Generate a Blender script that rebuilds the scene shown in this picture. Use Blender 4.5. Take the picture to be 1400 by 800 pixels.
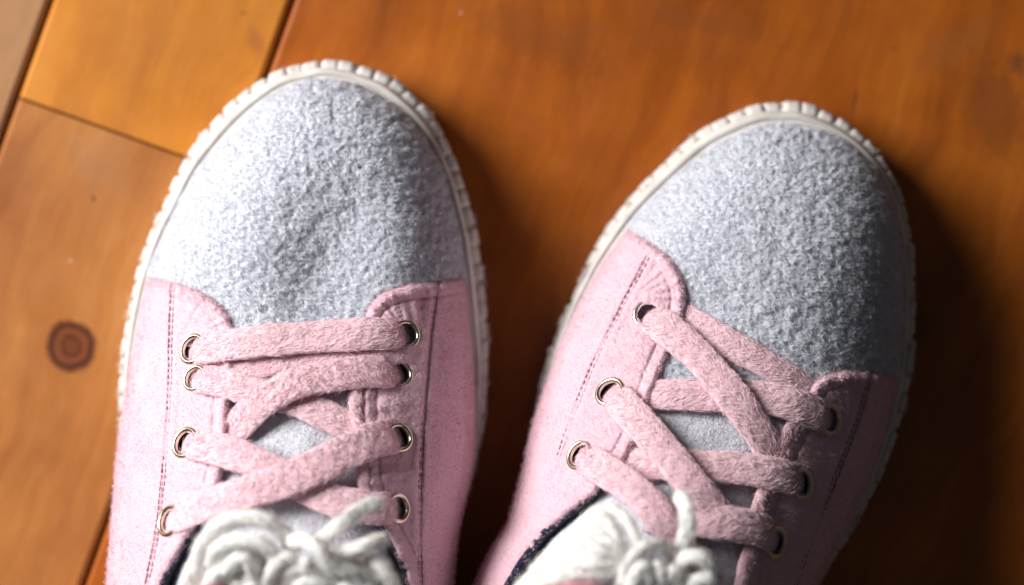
import bpy, math, random
import numpy as np
from mathutils import Vector, Matrix

for o in list(bpy.data.objects):
    bpy.data.objects.remove(o, do_unlink=True)
random.seed(7)
rng = np.random.default_rng(11)
scn = bpy.context.scene
col = scn.collection

# ------------------------------------------------------------------ camera
CAM_H = 0.60          # lens height over the floor, looking straight down
PX = 0.00021          # metres on the floor per photo pixel
cam = bpy.data.cameras.new('camera')
cam.sensor_width = 36.0
cam.lens = 36.0 * CAM_H / (1400 * PX)
cam.clip_start = 0.01
cam.clip_end = 50
cam.dof.use_dof = True
cam.dof.focus_distance = CAM_H - 0.052
cam.dof.aperture_fstop = 4.0
camo = bpy.data.objects.new('camera', cam)
camo.location = (0, 0, CAM_H)
col.objects.link(camo)
scn.camera = camo
scn.render.resolution_x, scn.render.resolution_y = 1024, 585

# ------------------------------------------------------------------ light
world = bpy.data.worlds.new('World')
scn.world = world
world.use_nodes = True
bg = world.node_tree.nodes['Background']
bg.inputs['Color'].default_value = (0.85, 0.92, 1.0, 1)
bg.inputs['Strength'].default_value = 0.038
LAZ, LEL, LDIST = math.radians(152), math.radians(32), 0.92
win = bpy.data.lights.new('window_light', 'AREA')
win.shape = 'RECTANGLE'
win.size, win.size_y = 0.52, 0.40
win.energy = 17.8
win.color = (1.0, 0.97, 0.94)
wino = bpy.data.objects.new('window_light', win)
wdir = Vector((math.cos(LAZ) * math.cos(LEL), math.sin(LAZ) * math.cos(LEL), math.sin(LEL)))
wino.location = wdir * LDIST + Vector((-0.05, 0.0, 0.03))
wino.rotation_euler = wdir.to_track_quat('Z', 'Y').to_euler()
col.objects.link(wino)
scn.view_settings.view_transform = 'Standard'
scn.view_settings.look = 'None'
scn.view_settings.exposure = 0.0
scn.view_settings.gamma = 1.0
scn.view_settings.use_curve_mapping = False


# ------------------------------------------------------------------ helpers
def at(P, z):
    """photo pixel on the plane of height z -> metres"""
    P = np.atleast_2d(np.asarray(P, float))
    z = np.broadcast_to(np.asarray(z, float), (len(P),))
    k = PX * (CAM_H - z) / CAM_H
    return np.stack([(P[:, 0] - 700) * k, (400 - P[:, 1]) * k, z], 1)


def spline(pts, n):
    """Catmull-Rom through pts, resampled evenly by arc length (first two columns)"""
    p = np.asarray(pts, float)
    q = np.vstack([2 * p[0] - p[1], p, 2 * p[-1] - p[-2]])
    t = np.linspace(0, 1, 24, endpoint=False)[:, None]
    out = []
    for i in range(1, len(q) - 2):
        a, b, c, d = q[i - 1], q[i], q[i + 1], q[i + 2]
        out.append(0.5 * (2 * b + (c - a) * t + (2 * a - 5 * b + 4 * c - d) * t ** 2 + (3 * b - a - 3 * c + d) * t ** 3))
    out = np.vstack(out + [p[-1:]])
    s = np.r_[0, np.cumsum(np.hypot(*np.diff(out[:, :2], axis=0).T))]
    g = np.linspace(0, s[-1], n)
    return np.stack([np.interp(g, s, out[:, k]) for k in range(p.shape[1])], 1)


_tab = np.random.default_rng(5).random((8, 256, 256))


def vnoise(x, y, seed=0):
    x = np.asarray(x, float); y = np.asarray(y, float)
    xi = np.floor(x).astype(int); yi = np.floor(y).astype(int)
    fx = x - xi; fy = y - yi
    fx = fx * fx * (3 - 2 * fx); fy = fy * fy * (3 - 2 * fy)
    T = _tab[seed % 8]
    g = lambda i, j: T[(xi + i) & 255, (yi + j) & 255]
    return (g(0, 0) * (1 - fx) + g(1, 0) * fx) * (1 - fy) + (g(0, 1) * (1 - fx) + g(1, 1) * fx) * fy


def voro(x, y, seed=0):
    xi = np.floor(x).astype(int); yi = np.floor(y).astype(int)
    best = np.full(np.shape(x), 9.0); ident = np.zeros(np.shape(x))
    A, B, C = _tab[seed % 8], _tab[(seed + 1) % 8], _tab[(seed + 2) % 8]
    for i in (-1, 0, 1):
        for j in (-1, 0, 1):
            a, b = (xi + i) & 255, (yi + j) & 255
            d = np.hypot(xi + i + 0.1 + 0.8 * A[a, b] - x, yi + j + 0.1 + 0.8 * B[a, b] - y)
            m = d < best
            best = np.where(m, d, best); ident = np.where(m, C[a, b], ident)
    return best, ident


def build(name, V, Q=None, T=None, mat=None, parent=None, smooth=True, kind=None):
    V = np.asarray(V, np.float32)
    if parent is not None and parent.get('_o') is not None:
        V = V - np.array(parent['_o'], np.float32)
    Q = np.zeros((0, 4), int) if Q is None else np.asarray(Q, int)
    T = np.zeros((0, 3), int) if T is None else np.asarray(T, int)
    me = bpy.data.meshes.new(name)
    me.vertices.add(len(V)); me.vertices.foreach_set('co', V.ravel())
    nl = Q.size + T.size
    me.loops.add(nl)
    me.loops.foreach_set('vertex_index', np.concatenate([Q.ravel(), T.ravel()]).astype(np.int32))
    npoly = len(Q) + len(T)
    me.polygons.add(npoly)
    st = np.concatenate([np.arange(len(Q)) * 4, Q.size + np.arange(len(T)) * 3]).astype(np.int32)
    me.polygons.foreach_set('loop_start', st)
    me.polygons.foreach_set('use_smooth', np.full(npoly, smooth))
    me.update(calc_edges=True)
    me.validate()
    if mat:
        me.materials.append(mat)
    o = bpy.data.objects.new(name, me)
    col.objects.link(o)
    if parent is not None:
        o.parent = parent
        if parent.get('_o') is not None and parent.type == 'MESH':
            pass
    if kind:
        o['kind'] = kind
    return o


def gridq(nr, nc, keep=None, wrap=False):
    i, j = np.meshgrid(np.arange(nr - 1), np.arange(nc if wrap else nc - 1), indexing='ij')
    j2 = (j + 1) % nc
    q = np.stack([i * nc + j, i * nc + j2, (i + 1) * nc + j2, (i + 1) * nc + j], -1).reshape(-1, 4)
    return q if keep is None else q[keep.ravel()]


def gnorm(G):
    """normals of a (r,c,3) grid, pointing up"""
    du = np.gradient(G, axis=0); dv = np.gradient(G, axis=1)
    n = np.cross(du, dv)
    n /= np.linalg.norm(n, axis=2, keepdims=True) + 1e-12
    flip = np.sign(np.median(n[..., 2]))
    return n * (flip if flip != 0 else 1)


def sample_grid(G, N, count, mask=None):
    """random points spread evenly by area over a grid surface"""
    a = np.linalg.norm(np.cross(G[1:, :-1] - G[:-1, :-1], G[:-1, 1:] - G[:-1, :-1]), axis=2)
    if mask is not None:
        a = a * mask
    c = np.cumsum(a.ravel()); k = np.searchsorted(c, rng.random(count) * c[-1])
    k = np.minimum(k, a.size - 1)
    i, j = np.divmod(k, a.shape[1])
    u, v = rng.random((2, count, 1))
    P = (G[i, j] * (1 - u) + G[i + 1, j] * u) * (1 - v) + (G[i, j + 1] * (1 - u) + G[i + 1, j + 1] * u) * v
    return P, N[i, j]


def fibres(name, P, N, length, rad, mat, parent, lean=0.6, clump=None, cs=0.0018, tdir=None, rise=1.0):
    """short curled hairs, each a thin pointed blade with one bend"""
    n = len(P)
    L = length * (0.55 + 0.9 * rng.random((n, 1)))
    ang = rng.random(n) * 6.283
    if clump is not None:
        ang = clump * (vnoise(P[:, 0] / cs, P[:, 1] / cs, 3) * 12.6) + (1 - clump) * ang
    ref = np.stack([np.cos(ang), np.sin(ang), np.zeros(n)], 1)
    if tdir is not None:
        ref = tdir + 0.35 * rng.normal(0, 1, (n, 3))
    t = ref - N * np.sum(ref * N, 1, keepdims=True)
    t /= np.linalg.norm(t, axis=1, keepdims=True) + 1e-9
    b = np.cross(N, t)
    sw = (rng.random((n, 1)) - 0.5) * 1.4
    mid = P + N * L * 0.55 * rise + t * L * lean * 0.35 + b * L * sw * 0.3
    tip = P + N * L * rise * (0.75 - 0.35 * rng.random((n, 1))) + t * L * lean + b * L * sw
    base = P - N * L * 0.15
    V = np.empty((n, 5, 3))
    ra = (rng.random((n, 1)) - .5) * 2.2
    e = b * np.cos(ra) + N * np.sin(ra)
    V[:, 0] = base + e * rad * 1.25; V[:, 1] = base - e * rad * 1.25
    V[:, 2] = mid - e * rad; V[:, 3] = mid + e * rad
    V[:, 4] = tip
    i = np.arange(n)[:, None] * 5
    Q = i + np.array([[0, 1, 2, 3]])
    T = i + np.array([[3, 2, 4]])
    return build(name, V.reshape(-1, 3), Q, T, mat, parent, True, 'stuff')


def tube(C, r, sides=8, flat=1.0, up=None, closed=False):
    """tube along centre line C (n,3); r scalar or (n,); returns V, Q"""
    n = len(C)
    r = np.broadcast_to(np.asarray(r, float), (n,))
    if closed:
        t = np.roll(C, -1, 0) - np.roll(C, 1, 0)
    else:
        t = np.gradient(C, axis=0)
    t /= np.linalg.norm(t, axis=1, keepdims=True) + 1e-12
    up = np.tile([0, 0, 1.0], (n, 1)) if up is None else up
    s = np.cross(t, up); s /= np.linalg.norm(s, axis=1, keepdims=True) + 1e-9
    u = np.cross(s, t)
    a = np.linspace(0, 2 * math.pi, sides, endpoint=False)
    V = C[:, None] + r[:, None, None] * (np.cos(a)[None, :, None] * s[:, None] + flat * np.sin(a)[None, :, None] * u[:, None])
    Q = gridq(n + (1 if closed else 0), sides, wrap=True)
    if closed:
        Q = Q % (n * sides)
    return V.reshape(-1, 3), Q


# ------------------------------------------------------------------ materials
class NT:
    def __init__(s, name):
        s.m = bpy.data.materials.new(name); s.m.use_nodes = True
        s.t = s.m.node_tree; s.b = s.t.nodes['Principled BSDF']
    def n(s, typ, **kw):
        x = s.t.nodes.new(typ)
        for k, v in kw.items():
            if k in x.inputs.keys() if hasattr(x.inputs, 'keys') else False:
                x.inputs[k].default_value = v
            else:
                setattr(x, k, v)
        return x
    def l(s, a, b):
        s.t.links.new(a, b)
    def coord(s):
        return s.n('ShaderNodeTexCoord').outputs['Object']
    def noise(s, vec, scale, detail=4, rough=0.6):
        x = s.n('ShaderNodeTexNoise'); s.l(vec, x.inputs['Vector'])
        x.inputs['Scale'].default_value = scale; x.inputs['Detail'].default_value = detail
        x.inputs['Roughness'].default_value = rough
        return x.outputs['Fac']
    def ramp(s, fac, stops):
        x = s.n('ShaderNodeValToRGB'); s.l(fac, x.inputs[0])
        e = x.color_ramp.elements
        while len(e) < len(stops):
            e.new(0.5)
        for k, (p, c) in enumerate(stops):
            e[k].position = p
            e[k].color = (c, c, c, 1) if isinstance(c, (int, float)) else (*c, 1)
        return x.outputs[0]
    def mix(s, fac, a, b, mode='MIX'):
        x = s.n('ShaderNodeMixRGB'); x.blend_type = mode
        for i, v in enumerate((fac, a, b)):
            if hasattr(v, 'is_output'):
                s.l(v, x.inputs[i])
            else:
                x.inputs[i].default_value = v if i == 0 else (*v, 1)
        return x.outputs[0]
    def math(s, op, a, b=None, c=None):
        x = s.n('ShaderNodeMath'); x.operation = op
        for i, v in enumerate((a, b, c)):
            if v is None:
                continue
            if hasattr(v, 'is_output'):
                s.l(v, x.inputs[i])
            else:
                x.inputs[i].default_value = v
        return x.outputs[0]
    def bump(s, h, strength, dist):
        x = s.n('ShaderNodeBump'); s.l(h, x.inputs['Height'])
        x.inputs['Strength'].default_value = strength; x.inputs['Distance'].default_value = dist
        s.l(x.outputs[0], s.b.inputs['Normal'])
    def set(s, **kw):
        for k, v in kw.items():
            s.b.inputs[k.replace('_', ' ')].default_value = v
        return s


def cloth(name, c1, c2, scale=900, bump=0.5, dist=0.0004, sheen=0.3, rough=0.95):
    k = NT(name); v = k.coord()
    f = k.noise(v, scale, 3)
    f2 = k.noise(v, scale * 0.06, 3)
    g = k.math('ADD', k.math('MULTIPLY', f, 0.6), k.math('MULTIPLY', f2, 0.4))
    k.l(k.ramp(g, [(0.3, c1), (0.7, c2)]), k.b.inputs['Base Color'])
    k.set(Roughness=rough, Specular_IOR_Level=0.1, Sheen_Weight=sheen, Sheen_Roughness=0.5)
    k.bump(f, bump, dist)
    return k.m


M_FLEECE = cloth('grey_white_fleece', (0.58, 0.605, 0.69), (0.73, 0.75, 0.81), 1400, 0.5, 0.0003, 0.15)
M_FIBRE = cloth('fleece_fibre', (0.69, 0.715, 0.79), (0.79, 0.81, 0.865), 300, 0.0, 0.0001, 0.1)
M_TONGUE = cloth('tongue_fleece', (0.60, 0.615, 0.69), (0.76, 0.77, 0.82), 1500, 0.8, 0.0005, 0.2)
M_PINK = cloth('pink_suede', (0.72, 0.46, 0.545), (0.82, 0.585, 0.655), 1600, 0.7, 0.0003, 0.3)
M_PINKF = cloth('pink_fibre', (0.80, 0.56, 0.63), (0.88, 0.67, 0.73), 300, 0.0, 0.0001, 0.2)
M_LACE = cloth('pink_lace', (0.82, 0.545, 0.615), (0.89, 0.65, 0.71), 1500, 0.5, 0.0003, 0.25)
M_LACEF = cloth('pink_lace_fibre', (0.85, 0.60, 0.665), (0.91, 0.70, 0.75), 300, 0.0, 0.0001, 0.2)
M_NAVY = cloth('navy_lining', (0.010, 0.014, 0.03), (0.03, 0.04, 0.07), 1200, 0.6, 0.0004, 0.2)
M_THREAD = cloth('stitch_thread', (0.30, 0.15, 0.21), (0.42, 0.24, 0.30), 2000, 0.3, 0.0002, 0.1)
M_YARN = cloth('white_yarn', (0.84, 0.825, 0.80), (0.93, 0.925, 0.91), 700, 0.7, 0.0006, 0.15)
M_PYARN = cloth('pink_yarn', (0.70, 0.28, 0.32), (0.80, 0.40, 0.44), 700, 0.6, 0.0005, 0.2)

k = NT('white_rubber'); v = k.coord()
f = k.noise(v, 90, 4); g = k.noise(v, 1200, 2)
k.l(k.ramp(f, [(0.3, (0.54, 0.50, 0.46)), (0.62, (0.74, 0.71, 0.68))]), k.b.inputs['Base Color'])
k.set(Roughness=0.55, Specular_IOR_Level=0.35); k.bump(g, 0.25, 0.0002)
M_RUBBER = k.m

k = NT('eyelet_metal'); v = k.coord()
k.l(k.ramp(k.noise(v, 500, 3), [(0.3, (0.62, 0.56, 0.42)), (0.7, (0.80, 0.76, 0.64))]), k.b.inputs['Base Color'])
k.set(Metallic=1.0, Roughness=0.26)
M_METAL = k.m

k = NT('floor_gap'); v = k.coord()
k.l(k.ramp(k.noise(v, 200, 3), [(0.3, (0.012, 0.008, 0.006)), (0.7, (0.03, 0.02, 0.012))]), k.b.inputs['Base Color'])
k.set(Roughness=0.9)
M_GAP = k.m

GRAIN = math.atan2(-1.0, -0.358)       # direction of the boards


def wood(name, dark, mid, light, seed, knots=(), marks=()):
    k = NT(name); v = k.coord()
    mp = k.n('ShaderNodeMapping'); k.l(v, mp.inputs[0]); mp.vector_type = 'POINT'
    mp.inputs['Rotation'].default_value = (0, 0, -GRAIN); mp.inputs['Location'].default_value = (seed * 0.37, seed * 0.61, seed)
    p = mp.outputs[0]
    fac_k = None
    def ell(px, py, ax, ay, ang):
        """normalised distance from an elliptic spot on the floor"""
        c = at([[px, py]], 0)[0]
        m = k.n('ShaderNodeMapping'); m.vector_type = 'TEXTURE'; k.l(v, m.inputs[0])
        m.inputs['Location'].default_value = (c[0], c[1], 0)
        m.inputs['Rotation'].default_value = (0, 0, math.radians(ang))
        m.inputs['Scale'].default_value = (ax * PX, ay * PX, 1)
        le = k.n('ShaderNodeVectorMath'); le.operation = 'LENGTH'; k.l(m.outputs[0], le.inputs[0])
        return le.outputs['Value']
    st = k.n('ShaderNodeMapping'); k.l(p, st.inputs[0]); st.inputs['Scale'].default_value = (5, 60, 5)
    warp = k.noise(p, 9, 3)
    add = k.n('ShaderNodeVectorMath'); add.operation = 'MULTIPLY_ADD'
    cw = k.n('ShaderNodeCombineXYZ'); k.l(warp, cw.inputs[1])
    k.l(cw.outputs[0], add.inputs[0]); add.inputs[1].default_value = (0, 3.5, 0); k.l(st.outputs[0], add.inputs[2])
    streak = k.noise(add.outputs[0], 1.0, 5, 0.62)
    fine_m = k.n('ShaderNodeMapping'); k.l(p, fine_m.inputs[0]); fine_m.inputs['Scale'].default_value = (40, 900, 40)
    fine = k.noise(fine_m.outputs[0], 1.0, 3, 0.6)
    # wavy figure running across the grain
    cm = k.n('ShaderNodeMapping'); k.l(p, cm.inputs[0]); cm.inputs['Scale'].default_value = (110, 16, 30)
    curl = k.noise(cm.outputs[0], 1.0, 3, 0.55)
    blot = k.noise(p, 14, 5, 0.6)
    t = k.math('ADD', k.math('MULTIPLY', streak, 0.38), k.math('MULTIPLY', blot, 0.47))
    t = k.math('ADD', t, k.math('MULTIPLY', curl, 0.02))
    t = k.math('ADD', t, k.math('MULTIPLY', fine, 0.08))
    c = k.ramp(t, [(0.36, dark), (0.50, mid), (0.63, light)])
    speck = k.ramp(k.noise(p, 55, 2, 0.5), [(0.70, 0.0), (0.80, 1.0)])
    c = k.mix(k.math('MULTIPLY', speck, 0.35), c, tuple(x * 0.55 for x in dark))
    for (px, py, r) in knots:
        d = ell(px, py, r, r * 1.08, 20)
        dn = k.math('ADD', d, k.math('MULTIPLY', k.math('SUBTRACT', k.noise(v, 190, 5), 0.5), 0.42))
        halo = k.ramp(k.math('MULTIPLY', dn, 0.2), [(0.14, 1.0), (0.42, 0.0)])
        ring = k.math('MULTIPLY', k.math('ADD', k.math('SINE', k.math('MULTIPLY', dn, 15.0)), 1.0), 0.5)
        c = k.mix(k.math('MULTIPLY', halo, k.math('ADD', 0.10, k.math('MULTIPLY', ring, 0.12))), c, tuple(x * 0.8 for x in dark))
        inner = k.ramp(k.math('MULTIPLY', dn, 0.5), [(0.42, 1.0), (0.54, 0.0)])
        kc = k.mix(ring, (0.105, 0.026, 0.010), (0.19, 0.055, 0.017))
        rim = k.ramp(k.math('MULTIPLY', dn, 0.5), [(0.34, 0.0), (0.43, 1.0), (0.50, 0.0)])
        kc = k.mix(k.math('MULTIPLY', rim, 0.75), kc, (0.035, 0.010, 0.006))
        core = k.ramp(dn, [(0.0, 1.0), (0.28, 0.0)])
        kc = k.mix(k.math('MULTIPLY', core, 0.6), kc, (0.08, 0.02, 0.008))
        c = k.mix(inner, c, kc)
    for (px, py, ax, ay, ang, amt, colr) in marks:
        d = ell(px, py, ax, ay, ang)
        dn = k.math('ADD', d, k.math('MULTIPLY', k.math('SUBTRACT', k.noise(v, 420, 4), 0.5), 1.3))
        c = k.mix(k.math('MULTIPLY', k.ramp(dn, [(0.35, 1.0), (1.0, 0.0)]), amt), c, colr)
    k.l(c, k.b.inputs['Base Color'])
    rr = k.ramp(k.noise(v, 60, 4), [(0.3, 0.34), (0.7, 0.48)])
    k.l(rr, k.b.inputs['Roughness'])
    k.set(Specular_IOR_Level=0.35, Coat_Weight=0.12, Coat_Roughness=0.3)
    k.bump(k.math('ADD', k.math('MULTIPLY', fine, 0.5), streak), 0.12, 0.0004)
    return k.m


# ------------------------------------------------------------------ floor
floor = None
fl = bpy.data.meshes.new('floor')
fl.from_pydata([(-0.9, -0.9, -0.004), (0.9, -0.9, -0.004), (0.9, 0.9, -0.004), (-0.9, 0.9, -0.004)], [], [(0, 1, 2, 3)])
fl.materials.append(M_GAP)
floor = bpy.data.objects.new('floor', fl); col.objects.link(floor)
floor['kind'] = 'structure'

CN = 1 / math.hypot(1, 0.358)


def qr(q, r):
    """board coordinates (across, along; photo pixels on the floor) -> photo pixel"""
    qx, rx = q * CN, r * CN
    return 400 + qx - 0.358 * rx - 0.358 * CN * 400 * (-0.358) * CN * 0, 0.358 * qx + rx


def plank(q0, q1, r0, r1, mat, gap=3.0, endgap=0.8):
    """a bevelled board"""
    q0 += gap; q1 -= gap; r0 += endgap; r1 -= endgap
    bv, be, bz = 6.0, 1.2, 0.0013
    def P(q, r, z):
        # across axis n=(1,0.358)*CN from (400,0); along axis e=(-0.358,1)*CN
        return at([[400 + CN * q - 0.358 * CN * r, 0.358 * CN * q + CN * r]], 0)[0] + np.array([0, 0, z])
    rings = [(q0, q1, r0, r1, -0.012), (q0, q1, r0, r1, -bz), (q0 + bv * .5, q1 - bv * .5, r0 + be * .5, r1 - be * .5, -bz * .35),
             (q0 + bv, q1 - bv, r0 + be, r1 - be, 0.0)]
    V, Q = [], []
    for a, b, c, d, z in rings:
        V += [P(a, c, z), P(b, c, z), P(b, d, z), P(a, d, z)]
    for i in range(3):
        for j in range(4):
            Q.append((i * 4 + j, i * 4 + (j + 1) % 4, i * 4 + 4 + (j + 1) % 4, i * 4 + 4 + j))
    Q.append((12, 13, 14, 15))
    return build('plank', V, Q, None, mat, floor, False)


W_A = wood('wood_tan', (0.22, 0.10, 0.04), (0.33, 0.16, 0.065), (0.41, 0.21, 0.095), 1)
W_B = wood('wood_amber', (0.38, 0.122, 0.014), (0.55, 0.20, 0.022), (0.63, 0.27, 0.045), 2,
           marks=[(350, 55, 14, 26, 20, 0.45, (0.25, 0.08, 0.03)), (333, 18, 7, 5, 0, 0.5, (0.2, 0.07, 0.03))])
W_C = wood('wood_knotty', (0.28, 0.088, 0.020), (0.43, 0.165, 0.040), (0.54, 0.255, 0.09), 3, knots=[(97, 473, 35)],
           marks=[(152, 358 - 132, 40, 60, 15, 0.35, (0.34, 0.16, 0.08)), (128, 272, 3, 7, 20, 0.8, (0.10, 0.05, 0.03)), (96, 357, 2, 4, 0, 0.6, (0.7, 0.55, 0.4)),
                  (112, 215, 22, 45, 20, 0.25, (0.32, 0.17, 0.10))])
W_D = wood('wood_orange', (0.20, 0.043, 0.004), (0.38, 0.096, 0.008), (0.54, 0.168, 0.017), 4,
           marks=[(1168, 140, 3, 22, -12, 0.7, (0.09, 0.03, 0.012)), (1392, 88, 14, 20, 10, 0.6, (0.10, 0.04, 0.02)),
                  (1222, 66, 4, 5, 0, 0.6, (0.10, 0.04, 0.02)), (800, 40, 26, 14, 0, 0.3, (0.22, 0.07, 0.02)),
                  (630, 18, 3, 2.5, 0, 0.8, (0.6, 0.5, 0.4)), (1310, 60, 90, 30, 30, 0.25, (0.24, 0.10, 0.035)),
                  (740, 50, 130, 45, -25, 0.5, (0.21, 0.055, 0.010)), (1110, 165, 110, 30, -30, 0.45, (0.19, 0.05, 0.010)), (1360, 150, 60, 100, 20, 0.5, (0.17, 0.05, 0.012)), (960, 30, 130, 22, -15, 0.4, (0.22, 0.06, 0.012))])
W_E = wood('wood_brown', (0.26, 0.10, 0.03), (0.40, 0.17, 0.045), (0.50, 0.24, 0.07), 6)
for a in [(-1300, -955, -1400, 300, W_B), (-1300, -955, 300, 2200, W_E), (-955, -641, -1500, 2300, W_D), (-641, -311, -1400, 1100, W_A),
          (-641, -311, 1100, 2300, W_C), (-311, 0, -1300, 252, W_B), (-311, 0, 252, 2200, W_C),
          (0, 1290, -1400, 2300, W_D), (1290, 1610, -1400, 500, W_E), (1290, 1610, 500, 2300, W_B), (1610, 2000, -1400, 2300, W_A)]:
    plank(*a)


# ------------------------------------------------------------------ shoes
def smooth_tab(xs, ys, x):
    g = np.linspace(-200, 1500, 1701)
    t = np.interp(g, xs, ys)
    ker = np.exp(-np.linspace(-2, 2, 161) ** 2); ker /= ker.sum()
    t = np.convolve(np.pad(t, 80, mode='edge'), ker, 'valid')
    return np.interp(x, g, t)


class Shoe:
    def __init__(s, name, left, right, axis, dents, label, group):
        d = np.array(axis, float); s.d = d / np.linalg.norm(d); s.n = np.array([s.d[1], -s.d[0]])
        loop = spline(list(left)[::-1] + list(right)[1:], 2400)
        b = loop @ s.d
        k, e = np.argmin(b), None
        s.tip = loop[k]
        s.cl = loop[:k + 1][::-1]; s.cr = loop[k:]
        s.loop = loop
        def chain(c):
            bb = np.maximum.accumulate((c - s.tip) @ s.d) + np.arange(len(c)) * 1e-7
            return bb, (c - s.tip) @ s.n
        s.bl, s.al = chain(s.cl); s.br, s.ar = chain(s.cr)
        s.dents = dents
        o = bpy.data.objects.new(name, None)
        base = at(loop.mean(0)[None], 0)[0]
        o.location = base; o['_o'] = list(map(float, base)); col.objects.link(o)
        o.empty_display_size = 0.02
        o['label'] = label; o['category'] = 'shoe'; o['group'] = group
        s.o = o

    def ab(s, P):
        P = np.asarray(P, float) - s.tip
        return P @ s.n, P @ s.d

    def px(s, a, b):
        return s.tip + np.multiply.outer(a, s.n) + np.multiply.outer(b, s.d)

    def edges(s, b):
        return np.interp(b, s.bl, s.al), np.interp(b, s.br, s.ar)

    def zw(s, b):
        return smooth_tab([0, 330, 600, 800], [.0194, .0194, .026, .032], b)

    def Z(s, P):
        a, b = s.ab(P)
        l, r = s.edges(b)
        c = (l + r) / 2; w = np.maximum((r - l) / 2, 1)
        u = np.clip(np.abs(a - c) / w, 0, 1)
        h = smooth_tab([0, 150, 300, 400, 500, 650, 750, 900], [.023, .026, .030, .035, .042, .051, .056, .058], b)
        T = (1 - (1 - np.clip(b / 175, 0, 1)) ** 2.3) ** .56
        prof = (1 - u ** 2.5) ** .6
        z = s.zw(b) + h * T * prof
        for (x, y, rx, ry, ang, amp) in s.dents:
            ca, sa = math.cos(math.radians(ang)), math.sin(math.radians(ang))
            dx, dy = P[..., 0] - x, P[..., 1] - y
            e = ((dx * ca + dy * sa) / rx) ** 2 + ((-dx * sa + dy * ca) / ry) ** 2
            z = z + amp * np.exp(-e) * np.minimum(1, prof * 1.3)
        return z

    def normal(s, p):
        p = np.atleast_2d(np.asarray(p, float)); e = 6.0
        def W(q): return at(q, s.Z(q))
        dx = W(p + [e, 0]) - W(p - [e, 0]); dy = W(p - [0, e]) - W(p + [0, e])
        n = np.cross(dx, dy)
        return n / np.linalg.norm(n, axis=1, keepdims=True)


def polydist(P, line):
    """distance and arc position of points P from a polyline given by dense samples"""
    best = np.full(len(P), 1e9); idx = np.zeros(len(P), int)
    for k in range(0, len(P), 4000):
        d = np.hypot(P[k:k + 4000, None, 0] - line[None, :, 0], P[k:k + 4000, None, 1] - line[None, :, 1])
        j = d.argmin(1); idx[k:k + 4000] = j; best[k:k + 4000] = d[np.arange(len(j)), j]
    return best, idx


def inpoly(P, poly):
    x, y = P[:, 0], P[:, 1]; r = np.zeros(len(P), bool)
    j = len(poly) - 1
    for i in range(len(poly)):
        xi, yi = poly[i]; xj, yj = poly[j]
        r ^= ((yi > y) != (yj > y)) & (x < (xj - xi) * (y - yi) / (yj - yi + 1e-12) + xi)
        j = i
    return r


def toe_cap(s, bmax, polys):
    nr, nc = 270, 270
    tt = np.linspace(0, 1, nr); b = bmax * (0.35 * (1 - np.cos(tt * math.pi / 2)) + 0.65 * tt)
    b[0] = 0.05
    u = np.sin(np.linspace(-1, 1, nc) * math.pi / 2 * 0.93) / math.sin(math.pi / 2 * 0.93)
    l, r = s.edges(b)
    a = ((l + r) / 2)[:, None] + ((r - l) / 2)[:, None] * u[None]
    P = s.px(a, np.broadcast_to(b[:, None], a.shape)).reshape(-1, 2)
    hid = np.zeros(len(P), bool)
    for p in polys:
        hid |= inpoly(P, p)
    z = s.Z(P)
    z = np.where(hid, z - 0.0012, z)
    G = at(P, z).reshape(nr, nc, 3)
    N = gnorm(G)
    x, y = G[..., 0] / 0.00135, G[..., 1] / 0.00135
    wx, wy = vnoise(x * 1.3, y * 1.3, 1) - .5, vnoise(x * 1.3, y * 1.3, 2) - .5
    F, I = voro(x + wx * .7, y + wy * .7, 1)
    F2, I2 = voro(x * 2.2 + wy, y * 2.2, 4)
    disp = 0.00072 * (1 - F * F * 1.3) * (0.4 + 0.8 * I) + 0.00020 * (1 - F2) + 0.0005 * (vnoise(x * .35, y * .35, 4) - .5)
    disp = disp * np.where(hid.reshape(nr, nc), .2, 1)
    G2 = G + N * disp[..., None]
    o = build('toe_cap', G2.reshape(-1, 3), gridq(nr, nc), None, M_FLEECE, s.o)
    vis = ~hid.reshape(nr, nc)[:-1, :-1]
    Pt, Nn = sample_grid(G2, N, 120000, vis)
    fibres('fleece_pile', Pt, Nn, 0.00082, 0.000036, M_FIBRE, s.o, 0.8, 0.6, 0.0012).parent = s.o


def coons(top, inner, outer, ns, nv1, nv2, cut=0.55):
    sarr = np.linspace(0, 1, ns)
    v = np.r_[np.linspace(0, cut, nv1, endpoint=False), np.linspace(cut, 1, nv2)]
    def ev(c, t):
        g = np.linspace(0, 1, len(c)); return np.stack([np.interp(t, g, c[:, 0]), np.interp(t, g, c[:, 1])], 1)
    Ct = ev(top, sarr); Di = ev(inner, v); Do = ev(outer, v)
    Cb = Do[-1] + (Di[-1] - Do[-1]) * sarr[:, None]
    S, V = sarr[None, :, None], v[:, None, None]
    G = (1 - V) * Ct[None] + V * Cb[None] + (1 - S) * Do[:, None] + S * Di[:, None] \
        - ((1 - S) * (1 - V) * Ct[0] + S * (1 - V) * Ct[-1] + (1 - S) * V * Cb[0] + S * V * Cb[-1])
    return G, sarr, v


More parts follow.
